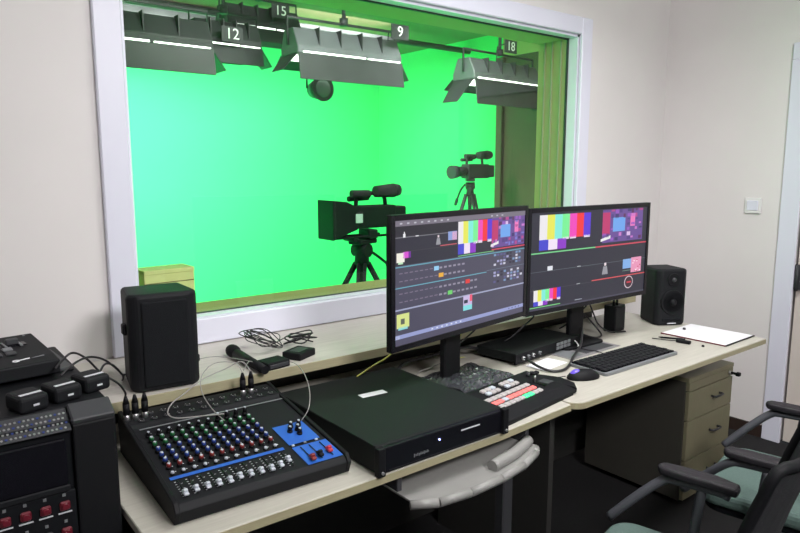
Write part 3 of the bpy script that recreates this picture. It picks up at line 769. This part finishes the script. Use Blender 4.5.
# screwdriver-like tool and loose cap
o = thing('usb_cable_stub', 'short black lead with plug lying before the white paper', 'cable', (2.67, 1.46, .755))
g = G(); g.tube([(-.02, .10, 0), (-.005, .045, .001), (.01, 0, .003)], .0022, M['cable'], 6, 5); g.build('lead', o)
g = G(); g.box(-.011, .011, -.055, .005, -.004, .010, M['blk'], .004, 2); b = g.build('plug', o); b.location = (.018, 0, 0); b.rotation_euler = (0, 0, .15)
o = thing('pen', 'short dark pen lying next to the black lead', 'pen', (2.72, 1.50, .755), .5)
g = G(); g.cyl((0, -.05, 0), (0, .05, 0), .004, .004, M['blk'], 10).cyl((0, .05, 0), (0, .062, 0), .004, .001, M['blk'], 10); g.build('barrel', o)
g = G(); g.box(-.001, .001, -.045, -.015, .004, .0055, M['silver']); g.build('clip', o)
o = G().cyl((0, 0, 0), (0, 0, .007), .006, .005, M['blk'], 12).build('loose_cap', None, (2.705, 1.355, .7502)); tag(o, 'tiny black cap on the desk in front of the white paper', 'cap')  # small loose cap
o = G().cyl((0, 0, 0), (0, 0, .008), .007, .006, M['greyd'], 12).build('loose_cap', None, (2.915, 1.555, .7552)); tag(o, 'tiny dark cap on the far end of the white paper', 'cap')  # second small loose cap

# ------------------------------------------------------------------ on the ledge
o = thing('wireless_microphone', 'long black handheld microphone lying on the window ledge', 'microphone', (.868, 1.90, .903), -.02)
g = G(); g.cyl((0, -.14, -.002), (0, .07, .001), .013, .017, M['blk'], 16); g.build('handle', o)
g = G(); g.sph((0, .10, .003), .026, M['grille'], (.85, 1.5, .85), 16); g.build('grille', o)
o = thing('adapter_box', 'black adapter box on the ledge next to the microphone', 'adapter', (.925, 1.825, .885), .15)
g = G(); g.box(-.042, .042, -.032, .032, 0, .024, M['blk'], .004, 2); g.build('case', o)
g = G(); g.box(-.035, .035, -.034, -.031, .006, .018, M['greyd'], .001); g.build('socket_strip', o)
o = thing('adapter_box', 'black square adapter box on the ledge, the right one', 'adapter', (1.045, 1.875, .885), .45)
g = G(); g.box(-.045, .045, -.036, .036, 0, .024, M['blk'], .004, 2); g.build('case', o)
g = G(); g.box(-.03, .03, -.02, .02, .024, .025, M['greyd'], .0003); g.build('label_plate', o)
g = G(); rnd = random.Random(11); pts = []
for k in range(26):
    a = k*1.75; r_ = .055+.018*math.sin(k*1.3)
    pts.append((r_*math.cos(a)*1.1, r_*math.sin(a), .004+.002*(k % 6)+.055*abs(math.sin(k*.9))))
o = g.tube(pts, .0018, M['cable'], 6, 6).build('coiled_cable', None, (.985, 2.02, .887)); tag(o, 'tangled coil of thin black cable behind the microphone on the ledge', 'cable')
pts = []
for k in range(20):
    a = k*1.9; r_ = .035+.008*math.sin(k*1.1)
    pts.append((r_*math.cos(a)*1.5, r_*math.sin(a)*.8, .004+.002*(k % 5)+.035*abs(math.sin(k*.7))))
o = G().tube(pts, .0026, M['cable'], 6, 6).build('coiled_cable', None, (1.115, 1.99, .888)); tag(o, 'thick knot of black cable behind the right adapter box', 'cable')

# yellow box on the far sill
o = thing('cardboard_box', 'yellow cardboard box on the window sill behind the left speaker', 'box', (.79, 2.40, .979), .06)
g = G(); g.box(-.092, .092, -.05, .05, 0, .165, M['card'], .002); g.build('carton', o)
g = G(); g.box(-.090, .090, -.051, -.0500, .118, .121, M['brown']).box(-.092, .092, -.052, .052, .152, .167, M['card'], .001); g.build('lid', o)
g = G(); g.box(.0, .03, -.0513, -.0502, .068, .078, M['brown']).box(.033, .066, -.0513, -.0502, .070, .082, M['brown']); g.build('print_mark', o)

# ------------------------------------------------------------------ equipment rack at the left edge
rk = thing('equipment_rack', 'tall black equipment rack at the left edge of the desk', 'equipment rack', (-.20, 1.45, 0))
RW, RD, RH = .556, .60, 1.0
g = G(); g.box(0, RW, .012, RD, .0, RH-.02, M['blk2'], .004).box(0, RW, .05, RD, RH-.022, RH, M['soft'], .006, 2); g.build('cabinet', rk)
g = G(); g.box(RW-.085, RW, -.004, .014, .02, RH-.025, M['blk'], .004, 2).box(0, .03, -.004, .014, .02, RH-.025, M['blk'], .004); g.build('front_frame', rk)
g = G(); g.box(RW-.085, RW, .0, .055, -.008, .008, M['greyd'], .003); b = g.build('top_bevel', rk); b.location = (0, -.002, RH-.022); b.rotation_euler = (.42, 0, 0)
# perforated vent strip
g = G(); g.box(0, RW-.087, 0, .060, -.002, 0, M['greyd'])
p = g.build('vent_strip', rk); p.location = (0, -.004, RH-.034); p.rotation_euler = (.55, 0, 0)
g = G()
for i in range(46):
    for j in range(4):
        x = .09+i*.0082+(.0041 if j % 2 else 0)
        g.cyl((x, .008+j*.013, .0), (x, .008+j*.013, .0012), .0026, .0026, M['silver'] if (i*3+j*5) % 4 else M['kblue'], 6)
q_ = g.build('vent_holes', p); q_['kind'] = 'stuff'
g = G(); g.box(.03, RW-.10, -.006, .006, .850, .950, M['glossb'], .003).box(.03, RW-.098, -.010, -.004, .838, .851, M['soft'], .002); g.build('display_panel', rk)
g = G(); g.box(.03, RW-.088, -.004, .010, .05, .836, M['blk2'], .002); bp = g.build('button_panel', rk)
for r_ in range(3):
    for i in range(8):
        x = .445-i*.036; z = .806-r_*.058
        g = G(); g.box(-.0100, .0100, -.008, .0, -.009, .011, M['redd'] if (r_ == 0 or i % 3 != 1) else M['greyd'], .003).cyl((0, -.004, .001), (0, -.012, .001), .008, .006, M['redd'], 12); b = g.build('lit_key', bp); b.location = (x, -.004, z)
        g = G(); g.box(-.013, .013, -.002, .0, -.001, .0015, M['mark']); l_ = g.build('key_label', b); l_.location = (0, -.001, -.015)
        g = G(); g.box(-.003, .003, -.002, 0, -.003, .003, M['greyp']); l_ = g.build('key_mark', b); l_.location = (0, -.001, .024)
for z in (.70, .62, .55):
    g = G(); g.cyl((0, 0, 0), (0, -.003, 0), .003, .003, M['greyd'], 8); b = g.build('screw', rk); b.location = (RW-.07, -.004, z)
# three small battery-like boxes on its front edge
prev = None
for i, (x, y, lab) in enumerate(((.205, 1.535, 'left one of three small black intercom boxes on the rack'), (.275, 1.558, 'middle one of three small black intercom boxes on the rack'), (.342, 1.590, 'right one of three small black intercom boxes on the rack'))):
    if prev is None:
        o = thing('intercom_box', lab, 'intercom box', (x, y, RH), .28, 'small boxes on the rack')
        g = G(); g.box(-.030, .030, -.036, .036, 0, .036, M['soft'], .009, 3); g.build('case', o)
        g = G(); g.box(-.022, .022, -.004, .004, 0, .0012, M['mark']); b = g.build('label_strip', o); b.location = (0, -.016, .036)
        g = G(); g.box(-.006, .006, -.0012, 0, -.002, .002, M['mark']); b = g.build('front_mark', o); b.location = (.002, -.036, .016)
        prev = o
    else:
        o = copy_tree(prev); o.location = (x, y, RH); o['label'] = lab
# flat grey plate and the small switcher desk on it
o = G().box(-.25, .125, -.10, .115, 0, .010, M['greyd'], .003).build('grey_plate', None, (.215, 1.86, RH), .06); tag(o, 'flat dark grey plate lying on the rack under the small switcher', 'plate')
o.location.z = RH+.0005
g = G(); g.cyl((.105, .075, .010), (.105, .075, .0115), .006, .006, M['mark'], 10); g.build('plate_screw', o)
sm = thing('control_panel', 'small black control panel with white keys on top of the rack', 'control panel', (-.06, 1.69, RH+.0115), .10)
ST = Matrix(((0, 0, 1, 0), (1, 0, 0, 0), (0, 1, 0, 0), (0, 0, 0, 1)))
g = G(); g.prism([(0, 0), (0, .034), (.04, .040), (.23, .056), (.25, .050), (.25, 0)], .37, M['soft'], ST, .004, 2); g.build('case', sm)
def sz(y): return .040+(y-.04)*.016/.19
for i in range(5):
    for j in range(2):
        g = G(); g.box(-.011, .011, -.010, .010, 0, .006, M['kwhite'] if (j == 1 and i == 3) else M['greyp' if j else 'greyd'], .002); b = g.build('push_key', sm); y = .085+j*.032; b.location = (.165+i*.030, y, sz(y)); b.rotation_euler = (.084, 0, 0)
g = G(); g.box(.290, .335, .140, .190, sz(.16)-.001, sz(.16)+.001, M['glossb']).box(.285, .290, .13, .185, sz(.16), sz(.16)+.003, M['greyp']).box(.318, .324, .13, .185, sz(.16), sz(.16)+.003, M['greyp']).box(.290, .320, .150, .165, sz(.16), sz(.16)+.016, M['greyd'], .003); g.build('fader_bar', sm)
g = G(); g.tube([(.282+.007*math.cos(a*PI/8), .030+.006*math.sin(a*PI/8), .0392) for a in range(17)], .0016, M['paper'], 6, 1)
g.tube([(.291, .031, .0395), (.312, .034, .0400)], .0017, M['paper'], 6, 1).tube([(.317, .033, .0400), (.345, .036, .0405)], .0014, M['greyp'], 6, 1); g.build('maker_mark', sm)
g = G(); g.box(.345, .350, .215, .220, .052, .0565, M['greyp']); g.build('corner_print', sm)

# ------------------------------------------------------------------ cables
def cable(label, pts, r=.0028, m='cable', name='cable', sub=8):
    o = G().tube(pts, r, M[m], 8, sub).build(name); return tag(o, label, 'cable')
cable('black cable from the rack top to the leftmost plug', [(.29, 1.70, 1.03), (.335, 1.745, 1.05), (.358, 1.70, 1.045), (.392, 1.705, 1.0), (.430, 1.70, .965), (.448, 1.712, .935), (.452, 1.725, .920)])
cable('black cable arching from the rack box towards the speaker', [(.285, 1.61, 1.036), (.32, 1.63, 1.055), (.37, 1.70, 1.045), (.43, 1.80, 1.0), (.485, 1.87, .935), (.50, 1.93, .90), (.53, 2.02, .889)])
cable('thin black cable from the right intercom box around the speaker back', [(.364, 1.61, 1.02), (.40, 1.70, 1.02), (.45, 1.83, .98), (.485, 1.91, .94), (.52, 1.98, .90), (.60, 2.06, .889)])
cable('grey cable from the left of the two right plugs, curling to the mixer knobs', [(.775, 1.724, .920), (.765, 1.74, .945), (.735, 1.765, .95), (.70, 1.77, .945), (.66, 1.74, .925), (.645, 1.70, .895), (.648, 1.64, .865), (.655, 1.58, .850)], .0013, 'cablew')
cable('grey cable looping low over the mixer from the right plugs', [(.80, 1.723, .920), (.785, 1.75, .945), (.74, 1.76, .93), (.66, 1.735, .92), (.60, 1.70, .905), (.555, 1.68, .89), (.535, 1.655, .875), (.55, 1.635, .865), (.60, 1.62, .862), (.664, 1.60, .860)], .0016, 'cablew')
cable('grey cable running from the speaker over the ledge to the plugs', [(.675, 1.93, .90), (.70, 1.91, .925), (.76, 1.90, .93), (.81, 1.86, .925), (.83, 1.78, .93), (.80, 1.735, .945), (.78, 1.727, .925)], .0013, 'cablew')
cable('grey cable arching from the ledge down to the blue mixer panel', [(.925, 1.90, .889), (.955, 1.845, .892), (.972, 1.778, .900), (.935, 1.65, .905), (.900, 1.56, .885), (.862, 1.50, .86), (.836, 1.495, .832)], .0013, 'cablew')
cable('yellow cable rising behind the server towards the left monitor', [(1.18, 1.735, .826), (1.20, 1.742, .828), (1.25, 1.745, .845), (1.30, 1.745, .86), (1.36, 1.772, .868), (1.40, 1.785, .87)], .0025, 'cabley')
cable('thick black cable looping in front of the rack unit', [(1.90, 1.63, .775), (1.895, 1.56, .762), (1.91, 1.515, .757), (1.955, 1.50, .757), (2.03, 1.53, .757), (2.11, 1.575, .762), (2.20, 1.61, .785), (2.27, 1.655, .812), (2.33, 1.70, .82)], .0055, 'cable')
cable('black cable hanging in a loop right of the rack unit', [(2.33, 1.73, .80), (2.42, 1.71, .765), (2.50, 1.72, .757), (2.53, 1.76, .775), (2.50, 1.80, .83), (2.46, 1.81, .86)], .004)
cable('second black loop of cable behind the rack unit near the power box', [(2.46, 1.775, .93), (2.50, 1.77, .86), (2.53, 1.76, .80), (2.57, 1.735, .765), (2.62, 1.72, .757), (2.66, 1.70, .757)], .0035)
cable('thin black keyboard cable across the grey printed sheet', [(2.262, 1.540, .757), (2.274, 1.585, .755), (2.26, 1.63, .755), (2.27, 1.70, .76), (2.30, 1.74, .80)], .0018)
cable('mouse cable lying between the switcher and the mouse', [(1.895, 1.445, .758), (1.86, 1.47, .753), (1.83, 1.50, .753), (1.84, 1.56, .753)], .0018)
for i, (x, lab) in enumerate(((1.72, 'black plug cable hanging under the middle of the left monitor'), (2.05, 'black plug cable hanging under the left part of the right monitor'), (2.40, 'pair of cables hanging under the centre of the right monitor'))):
    cable(lab, [(x, 1.700, .97), (x-.012, 1.725, .93), (x+.012, 1.745, .90), (x-.03, 1.765, .86), (x-.08, 1.77, .83), (x-.12, 1.78, .812)], .0035)
cable('thin green-yellow lead under the left monitor stand', [(1.66, 1.72, .93), (1.655, 1.75, .88), (1.63, 1.77, .83), (1.655, 1.76, .80), (1.70, 1.77, .79)], .0018, 'cabley')
cable('thin white lead lying between server and shiny packet', [(1.40, 1.70, .777), (1.44, 1.73, .79), (1.50, 1.745, .79), (1.55, 1.74, .80)], .0016, 'cablew')
cable('dark cable bundle lying under the left monitor', [(1.38, 1.79, .78), (1.45, 1.82, .80), (1.60, 1.86, .79), (1.75, 1.85, .80), (1.84, 1.84, .785)], .006)

# ------------------------------------------------------------------ office chairs
def chair(label, loc, rot):
    o = thing('office_chair', label, 'chair', loc, rot, 'green seated office chairs')
    g = G(); g.prism(rounded(-.225, .225, -.20, .255, .07, ('bl', 'br', 'tl', 'tr')), .055, M['seat'], Matrix.Translation((0, 0, .405)), .020, 3); s_ = g.build('seat', o)
    g = G(); g.prism(rounded(-.21, .21, -.19, .24, .07, ('bl', 'br', 'tl', 'tr')), .025, M['blk2'], Matrix.Translation((0, 0, .382)), .006, 2); g.build('seat_pan', o)
    # backrest: curved mesh sheet inside a rim
    def bp(u, v):     # u -1..1, v 0..1
        z = .47+v*.43; y = -.165-.11*v-.045*math.sin(v*PI)*.0+.05*(u*u)-.03*math.sin(v*PI*.9)*-1*.6
        return Vector((u*(.215-.02*v), y, z))
    g = G(); i = g.mi(M['mesh']); n = 10
    grid = [[g.bm.verts.new(bp(-1+2*a/n, b/n)) for b in range(n+1)] for a in range(n+1)]
    back = [[g.bm.verts.new(bp(-1+2*a/n, b/n)+Vector((0, -.006, 0))) for b in range(n+1)] for a in range(n+1)]
    for a in range(n):
        for b in range(n):
            g.bm.faces.new((grid[a][b], grid[a+1][b], grid[a+1][b+1], grid[a][b+1])).material_index = i
            g.bm.faces.new((back[a][b+1], back[a+1][b+1], back[a+1][b], back[a][b])).material_index = i
    br = g.build('backrest', o, recalc=False)
    rim = [bp(-1+2*a/8, 0) for a in range(9)]+[bp(1, b/8) for b in range(1, 9)]+[bp(1-2*a/8, 1) for a in range(1, 9)]+[bp(-1, 1-b/8) for b in range(1, 9)]
    g = G(); g.tube(rim, .013, M['blk'], 8, 2); g.build('back_rim', br)
    g = G(); g.tube([(0, -.10, .385), (0, -.26, .39), (0, -.29, .48), (0, -.28, .66)], .022, M['blk'], 10, 5); g.build('back_spine', o)
    for s in (-1, 1):
        x = s*.275
        g = G()
        pad = [(-.024, -.105), (.024, -.105), (.031, -.04), (.031, .05), (.024, .105), (.0, .118), (-.024, .105), (-.031, .05), (-.031, -.04)]
        g.prism(pad, .026, M['arm'], Matrix.Translation((x, .045, .612)), .009, 3)
        for v in g.bm.verts: v.co.z -= .9*max(0, (-.04-(v.co.y-.045)))**2*2
        a_ = g.build('armrest', o)
        g = G(); g.tube([(s*.235, .285, .44), (s*.255, .215, .52), (x, .145, .588), (x, .105, .600), (x, .0, .602), (x, -.04, .597)], .017, M['armm'], 10, 5, flat=.8)
        g.tube([(x, .035, .597), (x*.99, .045, .50), (s*.25, .05, .41), (s*.18, .05, .385)], .014, M['armm'], 8, 4); g.build('arm_support', a_)
    g = G(); g.cyl((0, .02, .09), (0, .02, .26), .032, .032, M['blk'], 16).cyl((0, .02, .26), (0, .02, .385), .020, .020, M['silver'], 14).box(-.09, .09, -.08, .12, .365, .385, M['blk'], .006); g.build('gas_column', o)
    for k in range(5):
        a = k*2*PI/5+.3; ca, sa = math.cos(a), math.sin(a)
        g = G(); g.tube([(0, .02, .105), (ca*.14, .02+sa*.14, .10), (ca*.28, .02+sa*.28, .075)], .020, M['blk'], 8, 3); lg = g.build('leg', o)
        g = G(); g.cyl((ca*.28-sa*.018, .02+sa*.28+ca*.018, .027), (ca*.28+sa*.018, .02+sa*.28-ca*.018, .027), .026, .026, M['blk'], 14).cyl((ca*.28, .02+sa*.28, .04), (ca*.28, .02+sa*.28, .08), .008, .008, M['greyd'], 8); g.build('caster', lg)
    return o
ch = chair('office chair nearer the camera, its green seat cut by the bottom edge', (1.510, .770, 0), math.radians(12))
c2 = copy_tree(ch); c2.location = (2.315, .815, 0); c2.rotation_euler = (0, 0, math.radians(11)); c2['label'] = 'office chair farther right, in front of the drawer pedestal, whole green seat showing'

# ------------------------------------------------------------------ lights
def area(name, loc, size, power, col=(1, 1, 1), rot=(0, 0, 0), spread=PI, sy=None):
    l = bpy.data.lights.new(name, 'AREA'); l.energy = power; l.color = col; l.shape = 'RECTANGLE'; l.size = size; l.size_y = sy or size; l.spread = spread
    o = bpy.data.objects.new(name, l); C.objects.link(o); o.location = loc; o.rotation_euler = rot; return o
def aim(o, p): o.rotation_euler = (Vector(p)-o.location).to_track_quat('-Z', 'Y').to_euler()
aim(area('unseen_studio_light', (2.2, 2.75, 2.76), 1.6, 22, (1, .98, .95), sy=.2, spread=math.radians(120)), (2.4, 4.2, 2.1))  # unseen light added to brighten the fixture fronts and their numbers
aim(area('ceiling_panel_lamp', (2.0, 1.05, 2.72), 1.8, 30, (1, .965, .975), sy=.3, spread=math.radians(135)), (2.1, 1.35, .8))
aim(area('ceiling_panel_lamp', (.95, -1.0, 2.62), .8, 94, (1, .955, .965), sy=.6), (1.95, 2.2, 1.25))
for x, y in ((.2, 4.7), (1.8, 5.0), (3.4, 5.0)):
    area('unseen_studio_light', (x, y, 2.78 if x > 2.7 else 2.56), 1.0, 112 if x < 3 else 84, (1, .98, .95), (math.radians(35), 0, 0), math.radians(170), .5)
area('unseen_studio_light', (3.3, 3.3, 2.78), 1.2, 40, (1, .98, .95), (0, math.radians(-30), 0), math.radians(150), .5)

wd = bpy.data.worlds.new('World'); scene.world = wd; wd.use_nodes = True
wd.node_tree.nodes['Background'].inputs[0].default_value = (.5, .52, .55, 1)
wd.node_tree.nodes['Background'].inputs[1].default_value = .05

# ------------------------------------------------------------------ camera
cam = bpy.data.cameras.new('camera'); cam.sensor_width = 36; cam.lens = 660*36/800; cam.clip_start = .02; cam.clip_end = 50
co = bpy.data.objects.new('camera', cam); C.objects.link(co)
co.location = (0, 0, 1.5); co.rotation_euler = (math.radians(90-8.4), 0, math.radians(-38.1))
scene.camera = co
vs_ = scene.view_settings; scene.display_settings.display_device = 'sRGB'
vs_.view_transform = 'Standard'; vs_.look = 'None'; vs_.exposure = 0.; vs_.gamma = 1.; vs_.use_curve_mapping = False
